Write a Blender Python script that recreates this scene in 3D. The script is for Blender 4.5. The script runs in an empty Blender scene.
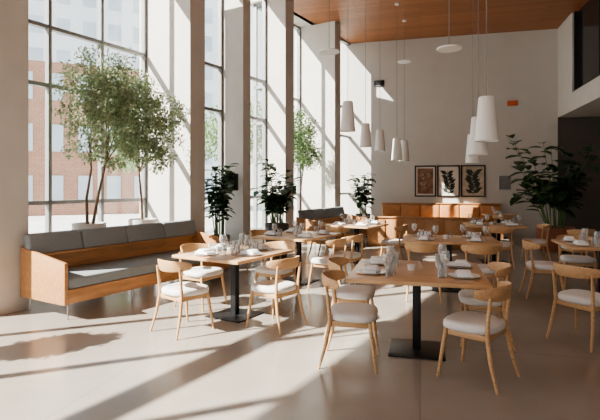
import bpy, bmesh, math, random
from mathutils import Vector, Matrix
random.seed(7)
C = bpy.context.scene.collection
pi = math.pi
# ------------------------------------------------------------ materials
def _new(name):
    m = bpy.data.materials.new(name); m.use_nodes = True
    nt = m.node_tree; b = nt.nodes['Principled BSDF']
    return m, nt, b
def mat(name, col, rough=0.6, metal=0.0, var=0.06, scale=6.0, bump=0.0, stretch=(1,1,1), spec=0.5, trans=0.0):
    m, nt, b = _new(name)
    tc = nt.nodes.new('ShaderNodeTexCoord'); mp = nt.nodes.new('ShaderNodeMapping')
    mp.inputs['Scale'].default_value = stretch
    nz = nt.nodes.new('ShaderNodeTexNoise'); nz.inputs['Scale'].default_value = scale; nz.inputs['Detail'].default_value = 5
    cr = nt.nodes.new('ShaderNodeValToRGB')
    cr.color_ramp.elements[0].position = 0.3; cr.color_ramp.elements[1].position = 0.7
    cr.color_ramp.elements[0].color = tuple(max(0, c*(1-var)) for c in col)+(1,)
    cr.color_ramp.elements[1].color = tuple(min(1, c*(1+var)) for c in col)+(1,)
    nt.links.new(tc.outputs['Object'], mp.inputs[0]); nt.links.new(mp.outputs[0], nz.inputs['Vector'])
    nt.links.new(nz.outputs['Fac'], cr.inputs[0]); nt.links.new(cr.outputs[0], b.inputs['Base Color'])
    b.inputs['Roughness'].default_value = rough; b.inputs['Metallic'].default_value = metal
    b.inputs['Specular IOR Level'].default_value = spec
    if bump:
        bp = nt.nodes.new('ShaderNodeBump'); bp.inputs['Strength'].default_value = bump; bp.inputs['Distance'].default_value = 0.01
        nt.links.new(nz.outputs['Fac'], bp.inputs['Height']); nt.links.new(bp.outputs[0], b.inputs['Normal'])
    if trans:
        tl = nt.nodes.new('ShaderNodeBsdfTranslucent'); nt.links.new(cr.outputs[0], tl.inputs[0])
        mx = nt.nodes.new('ShaderNodeMixShader'); mx.inputs[0].default_value=trans
        out=[n for n in nt.nodes if n.type=='OUTPUT_MATERIAL'][0]
        nt.links.new(b.outputs[0],mx.inputs[1]); nt.links.new(tl.outputs[0],mx.inputs[2]); nt.links.new(mx.outputs[0],out.inputs[0])
    return m
M = {}
M['oak'] = mat('light_oak', (0.585,0.36,0.19), 0.45, var=0.18, scale=5, stretch=(14,1.5,14), bump=0.03)
M['oaktop'] = mat('oak_tabletop', (0.61,0.38,0.205), 0.33, var=0.15, scale=3, stretch=(1.2,14,14), bump=0.02)
M['benchwood'] = mat('warm_bench_wood', (0.49,0.255,0.115), 0.42, var=0.2, scale=3, stretch=(12,1,6))
M['seat'] = mat('pale_upholstery', (0.77,0.755,0.73), 0.85, var=0.04, scale=60, bump=0.05)
M['greyfab'] = mat('blue_grey_fabric', (0.27,0.30,0.315), 0.9, var=0.07, scale=70, bump=0.08)
M['leather'] = mat('tan_leather', (0.56,0.27,0.115), 0.5, var=0.12, scale=10)
M['black'] = mat('black_metal', (0.022,0.022,0.024), 0.4, metal=0.3, var=0.1)
M['steel'] = mat('brushed_steel', (0.55,0.55,0.55), 0.25, metal=1.0)
M['frame'] = mat('aluminium_frame', (0.25,0.25,0.25), 0.45, metal=0.2)
M['wall'] = mat('warm_white_plaster', (0.62,0.595,0.56), 0.85, var=0.02, scale=3)
M['conc'] = mat('pale_concrete', (0.585,0.555,0.515), 0.8, var=0.05, scale=2.2, bump=0.05)
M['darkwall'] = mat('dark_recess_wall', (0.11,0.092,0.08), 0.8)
M['white'] = mat('white_lacquer', (0.84,0.83,0.81), 0.5, var=0.01)
M['ceramic'] = mat('white_ceramic', (0.90,0.90,0.89), 0.2, var=0.01)
M['linen'] = mat('white_linen', (0.90,0.90,0.90), 0.9, var=0.02, scale=50)
M['pot_white'] = mat('white_planter', (0.70,0.68,0.65), 0.6, var=0.03)
M['pot_dark'] = mat('charcoal_planter', (0.10,0.095,0.09), 0.6)
M['pot_brown'] = mat('terracotta_brown_planter', (0.30,0.125,0.07), 0.55)
M['soil'] = mat('soil', (0.035,0.022,0.015), 0.95, var=0.4, scale=40, bump=0.5)
M['bark'] = mat('bark', (0.22,0.155,0.11), 0.9, var=0.35, scale=14, stretch=(4,4,1), bump=0.4)
M['leaf_pale'] = mat('silvery_green_leaf', (0.34,0.41,0.25), 0.55, var=0.35, scale=5, trans=.35)
M['leaf_dark'] = mat('dark_green_leaf', (0.05,0.11,0.045), 0.4, var=0.45, scale=6, trans=.18)
M['leaf_mid'] = mat('green_leaf', (0.20,0.29,0.13), 0.5, var=0.35, scale=3, trans=.35)
M['red'] = mat('orange_red_sign', (0.62,0.13,0.05), 0.5)
M['paper'] = mat('paper', (0.76,0.72,0.66), 0.8, var=0.02)
M['art_dark'] = mat('dark_botanical_ink', (0.035,0.045,0.035), 0.7, var=0.5, scale=9)
M['art_rust'] = mat('rust_print', (0.24,0.13,0.085), 0.7, var=0.6, scale=7)
M['art_gold'] = mat('muted_cream_print', (0.54,0.46,0.36), 0.7, var=0.2, scale=7)
M['unlit_pane'] = mat('unlit_room_pane', (0.02,0.02,0.023), 0.12, var=0.05)  # opaque pane; darkness of the unlit room behind is put into its colour
M['pave'] = mat('pavement', (0.52,0.50,0.47), 0.9, var=0.1, scale=1.0)
M['facade'] = mat('hazed_pale_facade', (0.66,0.70,0.745), 0.6, var=0.05, scale=0.3)  # outdoor haze is put into this lightened colour
M['facglass'] = mat('hazed_facade_glass', (0.46,0.52,0.58), 0.4, var=0.15, scale=0.25)  # lightened as well, standing in for haze outside
def two_shader(name, fac, tint=(1,1,1,1), fres=False):
    m, nt, b = _new(name); nt.nodes.remove(b)
    out = [n for n in nt.nodes if n.type=='OUTPUT_MATERIAL'][0]
    t = nt.nodes.new('ShaderNodeBsdfTransparent'); t.inputs[0].default_value = tint
    g = nt.nodes.new('ShaderNodeBsdfGlossy'); g.inputs['Roughness'].default_value = 0.06
    mx = nt.nodes.new('ShaderNodeMixShader'); refl=g
    if fres:
        lw = nt.nodes.new('ShaderNodeLayerWeight'); lw.inputs[0].default_value = fac
        ad = nt.nodes.new('ShaderNodeMath'); ad.operation='ADD'; ad.use_clamp=True; ad.inputs[1].default_value=.10
        nt.links.new(lw.outputs['Facing'], ad.inputs[0]); nt.links.new(ad.outputs[0], mx.inputs[0])
        g.inputs['Roughness'].default_value=.15
        df=nt.nodes.new('ShaderNodeBsdfDiffuse'); df.inputs[0].default_value=(.9,.92,.92,1)  # white diffuse brightens the glass in place of bright reflections
        m2=nt.nodes.new('ShaderNodeMixShader'); m2.inputs[0].default_value=.45
        nt.links.new(df.outputs[0],m2.inputs[1]); nt.links.new(g.outputs[0],m2.inputs[2]); refl=m2
    else: mx.inputs[0].default_value = fac
    nt.links.new(t.outputs[0], mx.inputs[1]); nt.links.new(refl.outputs[0], mx.inputs[2]); nt.links.new(mx.outputs[0], out.inputs[0])
    return m
M['glass'] = two_shader('window_glass', 0.05, (0.97,0.985,0.98,1))
M['tglass'] = two_shader('drinking_glass', 0.3, (0.96,0.965,0.965,1), True)
# floor
m, nt, b = _new('polished_concrete_floor')
tc = nt.nodes.new('ShaderNodeTexCoord')
n1 = nt.nodes.new('ShaderNodeTexNoise'); n1.inputs['Scale'].default_value = 0.9; n1.inputs['Detail'].default_value = 8
cr = nt.nodes.new('ShaderNodeValToRGB'); cr.color_ramp.elements[0].position=.3; cr.color_ramp.elements[1].position=.72
cr.color_ramp.elements[0].color=(0.325,0.285,0.245,1); cr.color_ramp.elements[1].color=(0.41,0.365,0.32,1)
br = nt.nodes.new('ShaderNodeTexBrick'); br.offset=0; br.inputs['Scale'].default_value=1; br.inputs['Brick Width'].default_value=2.4; br.inputs['Row Height'].default_value=2.4; br.inputs['Mortar Size'].default_value=0.005
br.inputs['Color1'].default_value=(1,1,1,1); br.inputs['Color2'].default_value=(1,1,1,1); br.inputs['Mortar'].default_value=(.78,.78,.78,1)
mx = nt.nodes.new('ShaderNodeMix'); mx.data_type='RGBA'; mx.blend_type='MULTIPLY'; mx.inputs[0].default_value=1
nt.links.new(tc.outputs['Object'], n1.inputs['Vector']); nt.links.new(tc.outputs['Object'], br.inputs['Vector'])
nt.links.new(n1.outputs['Fac'], cr.inputs[0]); nt.links.new(cr.outputs[0], mx.inputs[6]); nt.links.new(br.outputs['Color'], mx.inputs[7])
nt.links.new(mx.outputs[2], b.inputs['Base Color']); b.inputs['Roughness'].default_value=0.2; b.inputs['Specular IOR Level'].default_value=0.5
M['floor']=m
m, nt, b = _new('wood_plank_ceiling')
tc = nt.nodes.new('ShaderNodeTexCoord')
br = nt.nodes.new('ShaderNodeTexBrick'); br.inputs['Scale'].default_value=1; br.inputs['Brick Width'].default_value=3.2; br.inputs['Row Height'].default_value=0.16; br.inputs['Mortar Size'].default_value=0.006
br.inputs['Color1'].default_value=(0.40,0.165,0.07,1); br.inputs['Color2'].default_value=(0.31,0.125,0.05,1); br.inputs['Mortar'].default_value=(0.10,0.04,0.02,1)
nt.links.new(tc.outputs['Object'], br.inputs['Vector']); nt.links.new(br.outputs['Color'], b.inputs['Base Color']); b.inputs['Roughness'].default_value=.45
M['ceil']=m
m, nt, b = _new('brown_brick')
tc = nt.nodes.new('ShaderNodeTexCoord'); mp = nt.nodes.new('ShaderNodeMapping'); mp.inputs['Rotation'].default_value=(pi/2,0,0)
br = nt.nodes.new('ShaderNodeTexBrick'); br.inputs['Scale'].default_value=2
br.inputs['Color1'].default_value=(0.40,0.215,0.15,1); br.inputs['Color2'].default_value=(0.34,0.175,0.12,1); br.inputs['Mortar'].default_value=(0.42,0.32,0.26,1)  # brick tones lightened partway for the washed-out view outside
nt.links.new(tc.outputs['Object'], mp.inputs[0]); nt.links.new(mp.outputs[0], br.inputs['Vector']); nt.links.new(br.outputs['Color'], b.inputs['Base Color']); b.inputs['Roughness'].default_value=.9
M['brick']=m
# ------------------------------------------------------------ mesh builder
class MB:
    def __init__(s): s.bm = bmesh.new(); s.mi = 0
    def _mark(s, f0):
        s.bm.faces.ensure_lookup_table()
        for f in s.bm.faces[f0:]: f.material_index = s.mi
    def box(s, x0,x1,y0,y1,z0,z1, bev=0, seg=2):
        f0=len(s.bm.faces)
        vs=[s.bm.verts.new((x,y,z)) for x in (x0,x1) for y in (y0,y1) for z in (z0,z1)]
        F=[]
        for q in ((0,1,3,2),(4,6,7,5),(0,4,5,1),(2,3,7,6),(0,2,6,4),(1,5,7,3)):
            F.append(s.bm.faces.new([vs[i] for i in q]))
        if bev:
            es=list({e for f in F for e in f.edges})
            bmesh.ops.bevel(s.bm, geom=es, offset=bev, segments=seg, profile=0.5, affect='EDGES')
        s._mark(f0); return s
    def tube(s, pts, rad, seg=10, cap=True):
        f0=len(s.bm.faces)
        pts=[Vector(p) for p in pts]
        if not hasattr(rad,'__len__'): rad=[rad]*len(pts)
        rings=[]; ref=None
        for i,p in enumerate(pts):
            d=(pts[min(i+1,len(pts)-1)]-pts[max(i-1,0)]).normalized()
            if ref is None:
                ref=Vector((1,0,0)) if abs(d.x)<.8 else Vector((0,1,0))
            a=(ref-d*ref.dot(d)).normalized(); ref=a; b_=d.cross(a)
            rings.append([s.bm.verts.new(p+(a*math.cos(2*pi*j/seg)+b_*math.sin(2*pi*j/seg))*rad[i]) for j in range(seg)])
        for r0,r1 in zip(rings,rings[1:]):
            for j in range(seg): s.bm.faces.new((r0[j],r0[(j+1)%seg],r1[(j+1)%seg],r1[j]))
        if cap:
            s.bm.faces.new(rings[0][::-1]); s.bm.faces.new(rings[-1])
        s._mark(f0); return s
    def lathe(s, prof, seg=24, c=(0,0,0)):
        f0=len(s.bm.faces); rings=[]
        for r,z in prof:
            if r<1e-5: rings.append([s.bm.verts.new((c[0],c[1],c[2]+z))])
            else: rings.append([s.bm.verts.new((c[0]+r*math.cos(2*pi*j/seg),c[1]+r*math.sin(2*pi*j/seg),c[2]+z)) for j in range(seg)])
        for a,b_ in zip(rings,rings[1:]):
            for j in range(seg):
                k=(j+1)%seg
                if len(a)==1 and len(b_)==1: continue
                if len(a)==1: s.bm.faces.new((a[0],b_[k],b_[j]))
                elif len(b_)==1: s.bm.faces.new((a[j],a[k],b_[0]))
                else: s.bm.faces.new((a[j],a[k],b_[k],b_[j]))
        s._mark(f0); return s
    def prism(s, poly, axis, a0, a1, bev=0):
        f0=len(s.bm.faces)
        def P(u,v,w):
            return {'x':(w,u,v),'y':(u,w,v),'z':(u,v,w)}[axis]
        A=[s.bm.verts.new(P(u,v,a0)) for u,v in poly]; B=[s.bm.verts.new(P(u,v,a1)) for u,v in poly]
        F=[s.bm.faces.new(A[::-1]), s.bm.faces.new(B)]
        n=len(poly)
        for i in range(n): F.append(s.bm.faces.new((A[i],A[(i+1)%n],B[(i+1)%n],B[i])))
        if bev:
            es=list({e for f in F for e in f.edges})
            bmesh.ops.bevel(s.bm, geom=es, offset=bev, segments=2, profile=0.5, affect='EDGES')
        s._mark(f0); return s
    def leaf(s, pos, d, L, W, droop=0.3, fold=0.15):
        f0=len(s.bm.faces)
        pos=Vector(pos); d=Vector(d).normalized()
        side=d.cross(Vector((0,0,1)))
        if side.length<.05: side=Vector((1,0,0))
        side.normalize(); up=side.cross(d)
        def mp(t): return pos+d*L*t-Vector((0,0,1))*droop*L*t*t
        v=s.bm.verts.new
        m=[v(mp(t)) for t in (0,.2,.5,.8,1)]
        for sg in (-1,1):
            l=[v(mp(t)+side*sg*W*k+up*fold*W*k*2) for t,k in ((.2,.36),(.5,.5),(.8,.34))]
            fs=[(m[0],m[1],l[0]),(m[1],m[2],l[1],l[0]),(m[2],m[3],l[2],l[1]),(m[3],m[4],l[2])]
            for q in fs: s.bm.faces.new(q if sg<0 else q[::-1])
        s._mark(f0); return s
    def sleaf(s, pos, d, L, W):
        pos=Vector(pos); d=Vector(d).normalized(); side=d.cross(Vector((random.uniform(-1,1),random.uniform(-1,1),random.uniform(-1,1))))
        if side.length<.05: side=Vector((1,0,0))
        side.normalize(); v=s.bm.verts.new
        a,b_,c_,e=v(pos),v(pos+d*L*.5+side*W*.5),v(pos+d*L),v(pos+d*L*.5-side*W*.5)
        f=s.bm.faces.new((a,b_,c_,e)); f.material_index=s.mi
    def mesh(s, name, mats, smooth=True, ang=0.7, recalc=True, scale=1.0):
        if recalc: bmesh.ops.recalc_face_normals(s.bm, faces=s.bm.faces[:])
        me=bpy.data.meshes.new(name)
        if scale!=1.0:
            for v in s.bm.verts: v.co*=scale
        s.bm.to_mesh(me); s.bm.free()
        for m_ in mats: me.materials.append(M[m_])
        if smooth:
            me.polygons.foreach_set('use_smooth',[True]*len(me.polygons))
            me.set_sharp_from_angle(angle=ang)
        return me
def obj(name, me, loc=(0,0,0), rot=0, parent=None, **props):
    o=bpy.data.objects.new(name, me); o.location=loc; o.rotation_euler=(0,0,rot)
    if parent: o.parent=parent
    C.objects.link(o)
    for k,v in props.items(): o[k]=v
    return o
def thing(name, parts, loc, rot, label, category, group=None):
    e=obj(name,None,loc,rot); e.empty_display_size=.1
    e['label']=label; e['category']=category
    if group: e['group']=group
    for p in parts:
        c=obj(p[0],p[1],parent=e)
        if len(p)>2 and p[2]: c['label']=p[2]
    return e
# ------------------------------------------------------------ room: the window wall runs at 17 degrees
A17=-math.radians(17); EX=Vector((.956,-.292,0)); EY=Vector((.292,.956,0)); W0=Vector((-4.75,5.0,0))
def W(t,n=0,z=0): return W0+EY*t+EX*n+Vector((0,0,z))
H=6.08; YB=15.3; XR=3.87
def struct(name, me, loc=(0,0,0), rot=0): return obj(name,me,loc,rot,kind='structure')
p0=W(-10.5,-.66)
struct('floor', MB().prism([(p0.x,-5.0),(7.6,-5.0),(7.6,YB+.2),(-2.3,YB+.2),(p0.x,p0.y+.1)],'z',-.12,0).mesh('floor',['floor'],False))
struct('ceiling', MB().prism([(p0.x,-5.0),(XR+.25,-5.0),(XR+.25,YB+.2),(-2.3,YB+.2),(p0.x,p0.y+.1)],'z',H,H+.15).mesh('ceiling',['ceil'],False))
struct('trim_20', MB().box(-1.32,-.6,-.5,3.22,H,H+.15).box(-1.32,-.6,-.5,3.22,-.12,0).box(-1.32,-.6,6.2,8.8,H,H+.15).box(-1.32,-.6,6.2,8.8,-.12,0).mesh('bay',['conc'],False), W0, A17)
struct('wall_back', MB().box(-2.5,XR,YB,YB+.2,0,H).mesh('wb',['wall'],False))
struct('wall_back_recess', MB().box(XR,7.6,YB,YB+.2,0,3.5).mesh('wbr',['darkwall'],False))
b=MB().box(p0.x,7.6,-5.2,-5.0,0,1.0).box(p0.x,7.6,-5.2,-5.0,4.6,H)
for x,w_ in ((p0.x,.6),(-4.9,.8),(-1.6,1.0),(1.6,6.0)): b.box(x,x+w_,-5.2,-5.0,1.0,4.6)  # openings between these piers are unseen, added to let in fill light
struct('wall_rear', b.mesh('wr',['wall'],False))
struct('wall_recess_side', MB().box(7.6,7.8,-5,YB+.2,0,3.5).mesh('wrs',['wall'],False))
struct('ceiling_recess', MB().box(XR+.25,7.8,-5,YB+.2,3.5,3.65).mesh('cr',['wall'],False))
b=MB().box(XR,XR+.25,-5,YB,3.5,3.98).box(XR,XR+.25,13.95,YB,3.98,H).box(XR,XR+.25,-5,10.4,3.98,H)
struct('wall_right', b.mesh('wrt',['wall'],False))
b=MB().box(XR+.14,XR+.18,10.4,13.95,3.98,H); b.mi=1
for y in (10.4,12.1,13.9): b.box(XR+.04,XR+.14,y,y+.05,3.98,H)
b.box(XR+.04,XR+.14,10.4,13.95,3.98,4.03)
struct('window_6', b.mesh('w6',['unlit_pane','black'],False))
fins=[(-10.3,-9.0,.64),(-.5,0.0,1.3),(2.84,3.22,1.3),(4.35,4.6,.64),(5.93,6.3,.64),(8.45,8.8,1.3),(10.8,11.0,.64)]
BAYS=[(0,2.84),(6.3,8.45)]
b=MB()
for a,c,dp in fins: b.box(-dp,0,a,c,0,H)
struct('wall_left', b.mesh('wl',['conc'],False), W0, A17)
for i,((a,c,_),(d_,e_,_2)) in enumerate(zip(fins,fins[1:])):
    t0,t1=c,d_; g=-1.15 if i in (1,4) else -.58
    b=MB(); b.box(g-.012,g,t0,t1,.45,H)
    if i==4: b.box(g,-.62,t0+.02,t0+.032,.45,H)  # side pane added so a wider sun beam reaches the back wall
    b.mi=1
    if i==4:
        for z in (.4,1.25,3.05,3.95,H-.06): b.box(g,-.6,t0,t0+.05,z,z+.06)
    n=max(1,round((t1-t0)/(1.1 if i else 2.1))); w=.055
    for k in range(n+1):
        y=t0+(t1-t0-w)*k/n; b.box(g-.04,g+.05,y,y+w,.4,H)
    for z in (.4,1.25,3.05,3.95,H-.06) if i else (.4,H-.06): b.box(g-.04,g+.05,t0,t1,z,z+.06)
    if i==0: b.box(g-.05,g+.10,t0,t1,4.62,4.86)
    struct('window_%d'%(i+1) if i<5 else 'window_7', b.mesh('win',['glass','frame'],False), W0, A17)
    struct('trim_%d'%(i+1), MB().box(g-.05,g+.08,t0,t1,0,.4).mesh('sill',['conc'],False), W0, A17)
struct('baseboard_back', MB().box(-1.5,XR,YB-.02,YB,0,.1).mesh('bb',['wall'],False))
# ------------------------------------------------------------ wall items
b=MB().box(-.16,.16,-.02,0,-.10,.10,.005); b.mi=1
for k in range(4): b.box(-.14,.14,-.024,-.018,-.08+k*.045,-.06+k*.045)
obj('vent_grille', b.mesh('vg',['frame','black']), (-1.25,YB,4.75), label='small flat grey metal vent grille on the pale back wall', category='vent')
obj('exit_sign', MB().box(-.14,.14,-.05,0,-.075,.075,.01).mesh('es',['red']), (2.65,YB,3.97), label='small orange-red wall sign above head height', category='sign')
def picture(x0,x1,z0,z1,kind,label):
    e=obj('framed_picture',None,((x0+x1)/2,YB,(z0+z1)/2)); e['label']=label; e['category']='picture'; e['group']='framed botanical prints on the back wall'
    w=(x1-x0)/2; h=(z1-z0)/2; f=.04
    b=MB().box(-w,w,-.04,0,h-f,h).box(-w,w,-.04,0,-h,-h+f).box(-w,-w+f,-.04,0,-h+f,h-f).box(w-f,w,-.04,0,-h+f,h-f)
    obj('picture_frame', b.mesh('pf',['black'],False), parent=e)
    b=MB().box(-w+f,w-f,-.012,-.002,-h+f,h-f)
    rr=random.Random(kind)
    if kind==1:
        b.mi=1; b.box(-w+.09,w-.09,-.016,-.011,-h+.09,h-.09); b.mi=2
        for k in range(9):
            a=rr.uniform(0,2*pi); cx=rr.uniform(-.12,.12); cz=rr.uniform(-.24,.24); L=rr.uniform(.06,.13)
            pts=[(cx,cz),(cx+L*.5*math.cos(a+.4),cz+L*.5*math.sin(a+.4)),(cx+L*math.cos(a),cz+L*math.sin(a)),(cx+L*.5*math.cos(a-.4),cz+L*.5*math.sin(a-.4))]
            b.prism(pts,'y',-.02-.001*k,-.015)
        mats=['paper','art_rust','art_gold']
    else:
        b.mi=1
        n=7 if kind==2 else 9
        for k in range(n):
            z0_=-h+.12+k*(2*h-.30)/n; x0_=.04*math.sin(k*.9)
            b.prism([(x0_-.006,z0_-.05),(x0_+.006,z0_-.05),(x0_+.006,z0_+.1),(x0_-.006,z0_+.1)],'y',-.0155,-.011)
            for sg in (-1,1):
                a=(.55+rr.uniform(-.2,.2)) ; L=min((.22 if kind==2 else .25)*rr.uniform(.8,1.15),(w-.07)/math.cos(a)-.03)
                dx=math.cos(a)*sg; dz=math.sin(a); px,pz=-dz,dx
                pts=[(x0_,z0_),(x0_+dx*L*.45+px*.06,z0_+dz*L*.45+pz*.06),(x0_+dx*L,z0_+dz*L),(x0_+dx*L*.45-px*.06,z0_+dz*L*.45-pz*.06)]
                b.prism(pts,'y',-.017-.0004*k,-.011)
        mats=['paper' if kind==2 else 'art_gold','art_dark']
    obj('print', b.mesh('pr',mats,False), parent=e)
picture(-.16,.48,1.19,2.15,1,'black framed muted brown floral print')
picture(.51,1.17,1.19,2.15,2,'black framed print of dark leaf on pale paper')
picture(1.20,1.90,1.19,2.15,3,'black framed print of dark foliage on cream')
b=MB().box(-.18,.18,-.03,0,-.22,.22,.006); b.mi=1; b.box(-.165,.165,-.036,-.0295,-.205,.205)
obj('notice_board', b.mesh('nb',['frame','ceramic'],False), (2.44,YB,1.62), label='small white notice in a grey frame on the back wall', category='notice')
# ------------------------------------------------------------ dining chair prototype
CS=.94
def chair_parts():
    parts=[]
    b=MB(); n=28; rings=[]
    def ring(sc,z):
        r=[]
        for j in range(n):
            a=2*pi*j/n; ca,sa=math.cos(a),math.sin(a)
            x=.24*math.copysign(abs(ca)**.62,ca)*sc; y=.23*math.copysign(abs(sa)**.62,sa)*sc
            x*= 1.0+.10*y/.225
            r.append(b.bm.verts.new((x,y+.01,z)))
        return r
    prof=[(.90,.425),(.985,.435),(1.0,.460),(.985,.482),(.93,.496),(.7,.502),(.35,.50)]
    for p in prof: rings.append(ring(*p))
    for r0,r1 in zip(rings,rings[1:]):
        for j in range(n): b.bm.faces.new((r0[j],r0[(j+1)%n],r1[(j+1)%n],r1[j]))
    b.bm.faces.new(rings[0][::-1]); b.bm.faces.new(rings[-1])
    parts.append(('seat', b.mesh('chair_seat',['seat'],ang=1.2,scale=CS), 'pale upholstered pad'))
    b=MB()
    b.box(-.195,.195,.155,.185,.375,.425,.006).box(-.19,.19,-.185,-.155,.375,.425,.006)
    b.box(-.205,-.175,-.16,.16,.375,.425,.006).box(.175,.205,-.16,.16,.375,.425,.006)
    parts.append(('seat_frame', b.mesh('chair_frame',['oak'],scale=CS)))
    for sx in (-1,1):
        parts.append(('leg', MB().tube([(sx*.240,.235,0),(sx*.218,.205,.22),(sx*.198,.178,.428)],[.011,.017,.019]).mesh('leg_front',['oak'],scale=CS)))
        parts.append(('leg', MB().tube([(sx*.240,-.275,0),(sx*.218,-.212,.22),(sx*.200,-.178,.42),(sx*.204,-.19,.58),(sx*.210,-.21,.74)],[.011,.017,.019,.016,.013]).mesh('leg_rear',['oak'],scale=CS)))
    b=MB(); N=22; R=[]
    for i in range(N+1):
        u=-1+2*i/N; ph=u*math.radians(68)
        c=Vector((.285*math.sin(ph), -.275*math.cos(ph)+.01, .762))
        nrm=Vector((math.sin(ph),-math.cos(ph),0))
        hh=.066*(1-.45*abs(u)**2.2); th=.012
        if i in (0,N): hh*=.75; th*=.6
        r=[]
        for j in range(10):
            a=2*pi*j/10
            z=hh*math.copysign(abs(math.sin(a))**.6,math.sin(a)); q=th*math.copysign(abs(math.cos(a))**.7,math.cos(a))
            r.append(b.bm.verts.new(c+nrm*(q+z*.18)+Vector((0,0,z))))
        R.append(r)
    for r0,r1 in zip(R,R[1:]):
        for j in range(10): b.bm.faces.new((r0[j],r0[(j+1)%10],r1[(j+1)%10],r1[j]))
    b.bm.faces.new(R[0][::-1]); b.bm.faces.new(R[-1])
    parts.append(('backrest', b.mesh('chair_back',['oak'],ang=1.0,scale=CS),'broad curved oak top rail'))
    return parts
CH=chair_parts()
def chair(x,y,fx,fy,label='light oak dining chair with curved back and pale seat pad'):
    thing('dining_chair',CH,(x,y,0),math.atan2(-fx,fy),label,'chair','light oak dining chairs around the tables')
# ------------------------------------------------------------ tables
TB={}
def table(x,y,wx,wy,rot=0,label=''):
    k=(wx,wy)
    if k not in TB:
        top=MB().box(-wx/2,wx/2,-wy/2,wy/2,.715,.75,.008).mesh('top',['oaktop'])
        col=MB().box(-.038,.038,-.038,.038,.014,.69,.005).mesh('col',['black'])
        base=MB().box(-.25,.25,-.25,.25,0,.014,.004).mesh('base',['black'])
        br_=MB().box(-.22,.22,-.04,.04,.69,.715).box(-.04,.04,-.22,.22,.69,.715).mesh('brk',['black'],False)
        TB[k]=[('tabletop',top,'honey oak top'),('pedestal_column',col,'black square steel column'),('base_plate',base,'flat black steel plate'),('support_bracket',br_)]
    thing('dining_table',TB[k],(x,y,0),rot,label,'table','square oak dining tables')
plate=MB().lathe([(0,0),(.075,0),(.085,.004),(.135,.016),(.137,.019),(.132,.019),(.083,.008),(0,.006)],32).mesh('plate',['ceramic'])
tumbler=MB().lathe([(0,0),(.033,0),(.036,.01),(.040,.115),(.038,.115),(.034,.012),(0,.010)],18).mesh('tumbler',['tglass'])
wine=MB().lathe([(0,0),(.036,0),(.036,.003),(.006,.008),(.004,.085),(.02,.098),(.040,.125),(.043,.155),(.034,.205),(.032,.205),(.040,.155),(.038,.126),(.018,.101),(0,.098)],18).mesh('wine_glass',['tglass'])
b=MB()
b.box(-.11,.11,-.065,.065,0,.012,.004).box(-.105,.108,-.06,.062,.012,.023,.004).prism([(-.10,.023),(.05,.023),(.03,.045),(-.06,.05)],'y',-.05,.055,.006)
napkin=b.mesh('napkin',['linen'])
b=MB(); b.box(-.006,.006,-.1,.03,0,.003,.001).prism([(-.006,.03),(.006,.03),(.011,.05),(.011,.06),(-.011,.06),(-.011,.05)],'z',0,.003)
for k in range(4): b.box(-.0105+k*.006,-.0075+k*.006,.06,.1,0,.003)
fork=b.mesh('fork',['steel'])
b=MB(); b.box(-.006,.006,-.11,.0,0,.004,.001).prism([(-.006,0),(.006,0),(.010,.02),(.010,.08),(-.006,.11)],'z',0,.003)
knife=b.mesh('knife',['steel'])
shaker=[('body',MB().lathe([(0,0),(.018,0),(.02,.01),(.016,.06),(0,.06)],14).mesh('sb',['tglass'])),('cap',MB().lathe([(.0165,.06),(.0165,.075),(.01,.082),(0,.082)],14).mesh('sc',['steel']))]
cup=MB().lathe([(0,0),(.03,0),(.033,.01),(.036,.055),(.033,.055),(.03,.012),(0,.01)],18).mesh('votive',['white'])
def on(name,me,x,y,z,rot,label,cat,grp):
    o=obj(name,me,(x,y,z),rot); o['label']=label; o['category']=cat; o['group']=grp
def setting(tx,ty,tr,places,detail=True,extra=True):
    R=Matrix.Rotation(tr,3,'Z'); Z=.75
    for (lx,ly,face) in places:
        def T(u,v):
            q=Vector((lx,ly,0))+Matrix.Rotation(face,3,'Z')@Vector((u,v,0)); q=R@q; return tx+q.x,ty+q.y
        a=tr+face
        x,y=T(0,0); on('plate',plate,x,y,Z,a,'round white ceramic plate set on an oak table','plate','white plates on the tables')
        on('napkin',napkin,x,y,Z+.0195,a+random.uniform(-.25,.25)+pi/2*random.choice((0,0,1)),'folded white linen napkin lying on a plate','napkin','folded napkins on plates')
        x,y=T(.15+random.uniform(-.01,.01),.15); on('wine_glass',wine,x,y,Z,0,'clear stemmed wine glass beside a plate','glass','wine glasses on the tables')
        x,y=T(.05,.18+random.uniform(-.01,.01)); on('water_glass',tumbler,x,y,Z,0,'clear straight water tumbler beside a plate','glass','water tumblers on the tables')
        if detail:
            x,y=T(-.07,.185); on('water_glass',tumbler,x,y,Z,0,'clear straight water tumbler beside a plate','glass','water tumblers on the tables')
            x,y=T(-.16,0); on('fork',fork,x,y,Z,a,'steel fork beside a plate','fork','forks on the tables')
            x,y=T(.16,0); on('knife',knife,x,y,Z,a,'steel knife beside a plate','knife','knives on the tables')
    if extra:
        x,y=tx,ty
        thing('salt_shaker',shaker,(x+.03,y+.04,Z),0,'small glass shaker with steel cap in the middle of the table','shaker','glass shakers on the tables')
        on('votive_holder',cup,x-.05,y-.02,Z,0,'small white votive cup in the middle of the table','candle holder','white votive cups on the tables')
def four(a,b_):
    return [(-a,-b_,-pi/2),(-a,b_,-pi/2),(a,-b_,pi/2),(a,b_,pi/2)]
def fourY(a,b_):
    return [(-a,-b_,0),(a,-b_,0),(-a,b_,pi),(a,b_,pi)]
# T1 near table
table(-.03,4.65,1.18,1.15,0,'square oak table on black pedestal set for four')
setting(-.03,4.65,0,four(.40,.27))
chair(-.58,4.20,1,.04,'light oak chair tucked in beside the set table')
chair(-.68,5.0,1,0)
chair(.44,4.12,-.87,.49,'light oak chair turned at the table corner, pale pad')
chair(.60,5.05,-1,.0)
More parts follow.
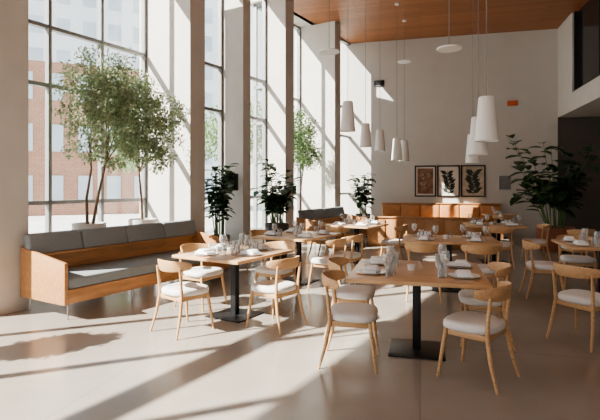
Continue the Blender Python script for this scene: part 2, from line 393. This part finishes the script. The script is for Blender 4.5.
# T2
c2=Vector((-2.14,5.36,0)); table(c2.x,c2.y,.96,1.1,A17,'square oak table on black pedestal beside the grey bench')
setting(c2.x,c2.y,A17,[(-.14,-.36,0),(.31,-.1,pi/2),(-.31,.12,-pi/2),(.1,.36,pi)])
def rel(c,u,v,fu,fv):
    p=c+EX*u+EY*v; f=EX*fu+EY*fv; chair(p.x,p.y,f.x,f.y)
rel(c2,-.10,-.74,.15,1); rel(c2,.66,-.12,-1,.1); rel(c2,-.66,.15,1,0); rel(c2,.05,.80,0,-1)
# T3
c3=Vector((-1.90,7.5,0)); table(c3.x,c3.y,.96,1.2,A17,'oak table set with plates beyond the first tables')
setting(c3.x,c3.y,A17,four(.31,.3),False)
rel(c3,.70,-.3,-1,0); rel(c3,.70,.33,-1,0); rel(c3,-.72,.1,1,0)
# T4
c4=Vector((-1.25,9.75,0)); table(c4.x,c4.y,1.0,1.0,A17,'oak table near the far window bench')
setting(c4.x,c4.y,A17,fourY(.25,.3),False)
rel(c4,0,-.76,0,1); rel(c4,.76,.1,-1,0); rel(c4,-.76,0,1,0)
# T5
table(.42,7.5,1.35,1.0,0,'oak table set with white plates in the middle of the room'); setting(.42,7.5,0,fourY(.35,.3),False)
chair(.05,6.78,0,1); chair(.78,6.78,0,1)
# T6
table(1.45,10.4,1.1,.9,0,'oak table set for four towards the back'); setting(1.45,10.4,0,fourY(.3,.26),False)
chair(1.45,9.72,0,1); chair(2.22,10.4,-1,0)
table(2.1,14.15,.8,.6,0,'small oak table in front of the tan banquette'); setting(2.1,14.15,0,[(0,.12,pi)],False,False)
chair(2.1,13.55,0,1)
# T7 right
table(2.38,7.3,1.0,1.0,0,'oak table on black pedestal near the recess'); setting(2.38,7.3,0,four(.32,.25))
chair(1.66,7.3,1,0); chair(2.3,8.06,0,-1)
chair(1.58,5.30,.75,.66,'light oak chair standing apart, pale seat pad')
chair(2.75,9.6,-.3,1)
# ------------------------------------------------------------ benches along windows
def bench(t0,L,ncush,label):
    o=W(t0,.03); e=obj('bench',None,o,A17); e['label']=label; e['category']='bench'; e['group']='grey cushioned benches along the windows'
    D=.90
    for y in (0,L-.045):
        obj('side_panel', MB().prism([(0,.18),(D,.18),(D,.66),(0,.79)],'y',y,y+.045,.006).mesh('sp',['benchwood']), parent=e, label='solid wooden end panel')
    obj('front_rail', MB().box(D-.04,D-.003,.045,L-.045,.19,.35,.004).mesh('fr',['benchwood']), parent=e, label='wooden front rail')
    obj('seat_base', MB().box(.02,D-.04,.045,L-.045,.30,.34).mesh('sb',['benchwood'],False), parent=e)
    obj('seat_cushion', MB().box(.13,D-.01,.05,L-.05,.35,.48,.025,3).mesh('sc',['greyfab'],ang=1.2), parent=e, label='long blue-grey cushion')
    obj('back_panel', MB().prism([(.10,.345),(.16,.345),(.13,.68),(.07,.68)],'y',.045,L-.045).mesh('bp',['benchwood'],False), parent=e, label='wooden back board')
    cl=(L-.02)/ncush
    for k in range(ncush):
        obj('back_cushion', MB().prism([(.08,.70),(.21,.70),(.15,.95),(.03,.95)],'y',.01+k*cl+.003,.01+(k+1)*cl-.003,.025).mesh('bc',['greyfab'],ang=1.2), parent=e, label='blue-grey back cushion')
    obj('top_rail', MB().box(.03,.24,.045,L-.045,.675,.702,.004).mesh('tr',['benchwood']), parent=e)
    nl=max(2,int(L/.75)+1)
    for k in range(nl):
        y=.08+(L-.16)*k/(nl-1)
        for x in (.08,D-.06):
            obj('leg', MB().tube([(x,y,0),(x,y,.30 if x<.5 else .19)],.009,8).mesh('bl',['steel']), parent=e, label='thin steel leg')
bench(-.12,2.9,4,'long wooden window bench with blue-grey seat and back cushions')
bench(6.35,2.3,4,'wooden bench with grey cushions beside the far windows')
def banquette(x0,x1,y,rot,n,h,label):
    e=obj('banquette',None,((x0+x1)/2,y,0),rot); e['label']=label; e['category']='bench'
    w=(x1-x0)/2
    b=MB().box(-w,w,0,.06,.06,h-.03,.008)
    npn=max(3,int(2*w/.42))
    for k in range(npn): b.box(-w+2*w*k/npn+.022,-w+2*w*(k+1)/npn-.022,-.03,.0,.10,h-.07,.004)
    b.box(-w-.01,w+.01,-.035,.12,h-.03,h,.006)
    obj('wooden_back', b.mesh('x',['benchwood']), parent=e)
    obj('seat_base', MB().box(-w,w,.06,.62,.0,.34,.01).mesh('x',['benchwood']), parent=e)
    for k in range(n):
        a=-w+2*w*k/n+.006; c=-w+2*w*(k+1)/n-.006
        obj('seat_cushion', MB().box(a,c,.10,.66,.34,.46,.03,3).mesh('x',['leather'],ang=1.2), parent=e)
        obj('back_cushion', MB().box(a,c,.065,.18,.47,h-.06,.035,3).mesh('x',['leather'],ang=1.2), parent=e)
banquette(-1.15,2.3,YB-.04,pi,6,1.0,'long tan leather banquette with wooden back along the back wall')
banquette(-1.30,1.5,12.2,0,5,.76,'freestanding low banquette with wood panelled back')
# ------------------------------------------------------------ pendants
shade=MB().lathe([(.0,.60),(.090,.60),(.102,.585),(.150,.02),(.153,0),(.146,0),(.144,.02),(.095,.575),(0,.585)],32).mesh('shade',['white'])
def pendant(x,y,z,s=1.0):
    e=obj('pendant_lamp',None,(x,y,z)); e['label']='white tapered cone pendant lamp on a long cord'; e['category']='lamp'; e['group']='white cone pendant lamps'
    o=obj('lamp_shade',shade,parent=e); o.scale=(s,s,s)
    obj('cord',MB().tube([(0,0,.60*s),(0,0,H-z-.03)],.005,6).mesh('cord',['frame']),parent=e)
    obj('canopy',MB().lathe([(0,H-z-.04),(.05,H-z-.04),(.055,H-z),(0,H-z)],16).mesh('can',['white']),parent=e)
for x,y,z,s in ((.87,6.9,2.14,1.0),(.94,8.48,2.05,1.05),(1.12,11.1,2.03,1.05),(-1.24,8.45,2.5,.88),(-1.15,10.5,2.38,.85),(-.93,11.6,2.36,.85),(-.56,12.2,2.17,.9),(-.42,13.5,2.2,.95)):
    pendant(x,y,z,s)
def discl(x,y,z,r):
    e=obj('disc_lamp',None,(x,y,z)); e['label']='flat white disc lamp hanging from a thin cord'; e['category']='lamp'; e['group']='flat disc pendant lamps'
    obj('lamp_disc',MB().lathe([(0,0),(r,0),(r+.008,.012),(r,.028),(r*.3,.035),(.02,.07),(0,.07)],32).mesh('ld',['white']),parent=e)
    obj('cord',MB().tube([(0,0,.07),(0,0,H-z)],.005,6).mesh('cord',['frame']),parent=e)
discl(.41,7.3,3.52,.17); discl(-1.47,7.88,3.76,.17); discl(-.4,12.8,4.75,.17)
# speaker bracketed to the concrete column
e=obj('loudspeaker',None,W(4.12,-.14,1.44),A17+.2); e['label']='black box loudspeaker bracketed to a concrete column'; e['category']='speaker'
obj('cabinet',MB().box(-.13,.13,-.11,.10,0,.34,.01).mesh('sp',['black']),parent=e)
d=obj('driver_cone',MB().lathe([(0,.0),(.05,.012),(.07,.016),(.075,0)],20).mesh('dc',['frame']),parent=e)
d.rotation_euler=(pi/2,0,0); d.location=(0,-.11,.12)
obj('bracket',MB().box(-.03,.03,.08,.22,.12,.18,.004).mesh('br',['black']),parent=e)
# ------------------------------------------------------------ plants
def rnd(): 
    while True:
        v=Vector((random.uniform(-1,1),random.uniform(-1,1),random.uniform(-1,1)))
        if .05<v.length<1: return v
def inside_ok(p):
    q=p-W0; n=q.dot(EX); t=q.dot(EY)
    lim=-.5
    for a,c in BAYS:
        if a<t<c: lim=-1.05
    if n<lim: return False
    if n<.03:
        for a,c,_ in fins:
            if a-.03<t<c+.03: return False
    return True
def pot(r,h,m,r2=None):
    r2=r2 or r*.82
    return [('planter_pot', MB().lathe([(0,0),(r2,0),(r2+.01,.01),(r,h-.02),(r,h),(r-.025,h),(r-.03,h-.05),(0,h-.05)],28).mesh('pot',[m])),
            ('soil', MB().lathe([(0,h-.045),(r-.035,h-.045)],20).mesh('soil',['soil']))]
def make_tree(name,base,poth,potr,potm,stems,clusters,leafn,leafL,leafm,label,filt=True,trunk=.025):
    base=Vector(base); parts=pot(potr,poth,potm) if poth else []
    e=thing(name,parts,base,0,label,'tree' if not poth else 'plant')
    b=MB()
    for st in stems:
        n=len(st); b.tube([Vector(p) for p in st],[trunk*(1-.6*i/(n-1)) for i in range(n)],8)
    for c,r in clusters:
        c=Vector(c); st=min(stems,key=lambda s_:(Vector(s_[-1])-c).length); s0=Vector(st[-2]); 
        mid=(s0+c)/2+Vector((0,0,.08*(c-s0).length))
        b.tube([s0,mid,c],[trunk*.45,trunk*.3,trunk*.12],5)
    obj('trunk',b.mesh('trunk',['bark']),parent=e)
    b=MB(); tot=sum(r[0]*r[1]*r[2] for c,r in clusters)
    for c,r in clusters:
        c=Vector(c); k=int(leafn*r[0]*r[1]*r[2]/tot)
        subs=[c+Vector([x*y for x,y in zip(rnd(),r)]) for _ in range(max(6,k//28))]
        for _ in range(k):
            s_=random.choice(subs); p=s_+rnd()*min(r)*.36
            if filt and not inside_ok(base+p): continue
            b.sleaf(p,rnd()-Vector((0,0,.4)),leafL*random.uniform(.7,1.2),leafL*.42)
    obj('foliage',b.mesh('foliage',[leafm],False,recalc=False),parent=e)
    return e
def rot17(u,t,z): v=EX*u+EY*t; return (v.x,v.y,z)
make_tree('potted_tree',W(1.15,-.42),.98,.24,'pot_white',
  [[rot17(0,-.03,.9),rot17(.02,-.06,1.35),rot17(.05,0,1.8),rot17(.06,-.05,2.3)],[rot17(0,.05,.9),rot17(.05,.12,1.4),rot17(.12,.2,1.9),rot17(.15,.25,2.4)]],
  [(rot17(.05,-.15,3.05),(.34,.40,.35)),(rot17(.15,.2,3.3),(.38,.42,.38)),(rot17(.2,.6,2.95),(.38,.45,.42)),(rot17(.1,-.05,2.6),(.36,.5,.32)),(rot17(.3,.5,2.35),(.4,.45,.34)),(rot17(.25,-.25,2.15),(.3,.3,.26)),(rot17(.3,.15,2.75),(.36,.4,.34)),(rot17(.3,.3,2.0),(.3,.35,.22))],
  9500,.062,'leaf_pale','slender indoor tree with small silvery green leaves in white planter')
make_tree('potted_tree',W(2.15,-.42),.98,.24,'pot_white',
  [[rot17(0,0,.9),rot17(.03,-.05,1.35),rot17(.1,-.15,1.75),rot17(.15,-.2,2.2)]],
  [(rot17(.15,-.35,2.95),(.4,.45,.4)),(rot17(.38,-.1,2.4),(.4,.45,.36)),(rot17(.48,.1,2.75),(.3,.38,.32)),(rot17(.42,-.1,2.0),(.3,.38,.26)),(rot17(.1,-.45,2.4),(.35,.35,.35))],
  6800,.062,'leaf_pale','slender indoor tree with silvery green leaves beside the pier')
make_tree('potted_tree',W(7.35,-.45),.6,.2,'pot_white',
  [[rot17(0,0,.55),rot17(.03,-.05,1.3),rot17(.05,.05,1.9),rot17(.05,.1,2.3)]],
  [(rot17(.0,0,3.0),(.38,.5,.5)),(rot17(.1,.2,2.3),(.4,.5,.4)),(rot17(.1,-.3,2.5),(.35,.4,.35))],
  3600,.08,'leaf_mid','leafy indoor tree by the far windows')
def broad_plant(name,base,potr,poth,potm,nst,height,spread,L,Wd,m,label,per=8,filt=False,xmax=99,u0=.3):
    base=Vector(base)
    e=thing(name,pot(potr,poth,potm),base,0,label,'plant')
    b=MB(); l=MB()
    for i in range(nst):
        a=2*pi*i/nst+random.uniform(-.3,.3); k=random.uniform(.25,1); h=poth+(height-poth)*random.uniform(.35,1)
        tip=Vector((math.cos(a)*spread*k,math.sin(a)*spread*k,h)); root=Vector((math.cos(a)*potr*.4,math.sin(a)*potr*.4,poth-.06))
        if filt:
            for _ in range(6):
                if not inside_ok(base+tip): tip=Vector((tip.x*.6,tip.y*.6,tip.z))
        mid=(root+tip)/2+Vector((-math.cos(a),-math.sin(a),0))*.10*spread+Vector((0,0,.1))
        b.tube([root,mid,tip],[.012,.009,.005],6)
        for j in range(per):
            u=u0+(1-u0)*(j+1)/per
            p=(root.lerp(mid,u*2) if u<.5 else mid.lerp(tip,u*2-1))
            for tr in range(5):
                an=a+j*2.4+random.uniform(-.4,.4)+tr*1.3; dd=Vector((math.cos(an),math.sin(an),random.uniform(-.2,.7)))
                LL=L*random.uniform(.7,1.15); q=base+p+dd.normalized()*LL
                if (filt and not inside_ok(q)) or q.x>xmax: continue
                l.leaf(p,dd,LL,Wd*LL/L,random.uniform(.15,.5)); break
    obj('stems',b.mesh('stems',['leaf_mid']),parent=e); obj('foliage',l.mesh('fol',[m],True,1.0,recalc=False),parent=e)
broad_plant('potted_plant',W(3.62,0),.2,.6,'pot_dark',16,1.95,.30,.20,.15,'leaf_dark','tall green leafy plant in dark pot by the window',14,True)
broad_plant('potted_rubber_plant',W(5.25,.22),.26,.72,'pot_dark',20,2.1,.50,.23,.18,'leaf_dark','bushy rubber plant with dark glossy leaves in charcoal pot',14,True)
broad_plant('potted_plant',W(9.75,.28),.22,.7,'pot_dark',14,1.95,.38,.24,.18,'leaf_dark','green leafy plant in dark pot near the back corner',11,True)
broad_plant('potted_monstera',(3.1,12.5,0),.42,.56,'pot_brown',26,2.8,1.12,.42,.28,'leaf_dark','large dark-leaved tropical plant in round brown planter',8,False,99,.3)
make_tree('potted_tree',W(-2.3,.4),.5,.22,'pot_white',[[(0,0,.45),(.02,0,.8),(0,.02,1.1),(0,0,1.4)]],[((0,0,1.5),(.26,.26,.26)),((0,.1,1.6),(.26,.26,.2))],3400,.09,'leaf_mid','round-headed potted shrub beside the window pier')
# ------------------------------------------------------------ exterior
obj('pavement',MB().box(-70,40,-40,90,-.3,-.14).mesh('pv',['pave'],False),label='pale paved ground outside the windows',category='ground',kind='stuff')
def building(name,x,y,rot,w,dp,h,cols,rows,wm,gm,label):
    e=obj(name,None,(x,y,-.14),rot); e['label']=label; e['category']='building'
    obj('facade',MB().box(-w/2,w/2,0,dp,0,h).mesh('f',[wm],False),parent=e)
    b=MB(); cw=w/cols; rh=h/rows
    for i in range(cols):
        for j in range(rows):
            b.box(-w/2+cw*(i+.25),-w/2+cw*(i+.75),-.04,0,rh*(j+.25),rh*(j+.78))
    obj('windows',b.mesh('w',[gm],False),parent=e,kind='stuff')
building('brick_building',-19,23,.65,9,8,8.5,6,3,'brick','facglass','brown brick building across the street')
building('office_building',-34,42,.65,34,10,32,14,10,'facade','facglass','tall pale blue-grey office building with grid windows')
def outtree(x,y,s,label='leafy green street tree outside the windows'):
    make_tree('street_tree',(x,y,-.13),0,0,None,[[(0,0,0),(.05,0,1.2*s),(0,.1,2.2*s),(.1,0,3.2*s)]],
      [((0,0,3.4*s),(1.2*s,1.2*s,1.0*s)),((.8*s,.4*s,2.8*s),(.9*s,.9*s,.7*s)),((-.8*s,-.3*s,2.9*s),(.9*s,.9*s,.7*s))],2600,.2,'leaf_mid',label,False,.11)
outtree(-8.8,14.6,1.0); outtree(-8.2,20.5,1.3); outtree(-6.5,25.5,1.3); outtree(-4.6,31,1.4)
# ------------------------------------------------------------ lights
w=bpy.data.worlds.new('World'); bpy.context.scene.world=w; w.use_nodes=True
bg=w.node_tree.nodes['Background']
tc=w.node_tree.nodes.new('ShaderNodeTexCoord'); sx=w.node_tree.nodes.new('ShaderNodeSeparateXYZ'); cr=w.node_tree.nodes.new('ShaderNodeValToRGB')
w.node_tree.links.new(tc.outputs['Generated'],sx.inputs[0]); w.node_tree.links.new(sx.outputs['Z'],cr.inputs[0]); w.node_tree.links.new(cr.outputs[0],bg.inputs[0])
cr.color_ramp.elements[0].color=(1,.97,.93,1); cr.color_ramp.elements[1].color=(.68,.82,1,1); cr.color_ramp.elements[1].position=.8
bg.inputs[1].default_value=2.5
sd=Vector((.80,.60,-.75)).normalized()
L=bpy.data.lights.new('sun','SUN'); L.energy=23; L.angle=.009; L.color=(1,.95,.87)
lo=bpy.data.objects.new('sun_light',L); lo.rotation_euler=sd.to_track_quat('-Z','Y').to_euler(); lo.location=(-12,-6,14); C.objects.link(lo)
sc=bpy.context.scene
sc.view_settings.view_transform='AgX'
try: sc.view_settings.look='AgX - Medium High Contrast'
except Exception: pass
sc.view_settings.exposure=-0.05
# ------------------------------------------------------------ camera
cam=bpy.data.cameras.new('camera'); cam.sensor_width=36; cam.lens=28.8; cam.shift_y=-25/600
co=bpy.data.objects.new('camera',cam); co.location=(0,0,1.55); co.rotation_euler=(pi/2,0,math.radians(14.04)); C.objects.link(co); sc.camera=co
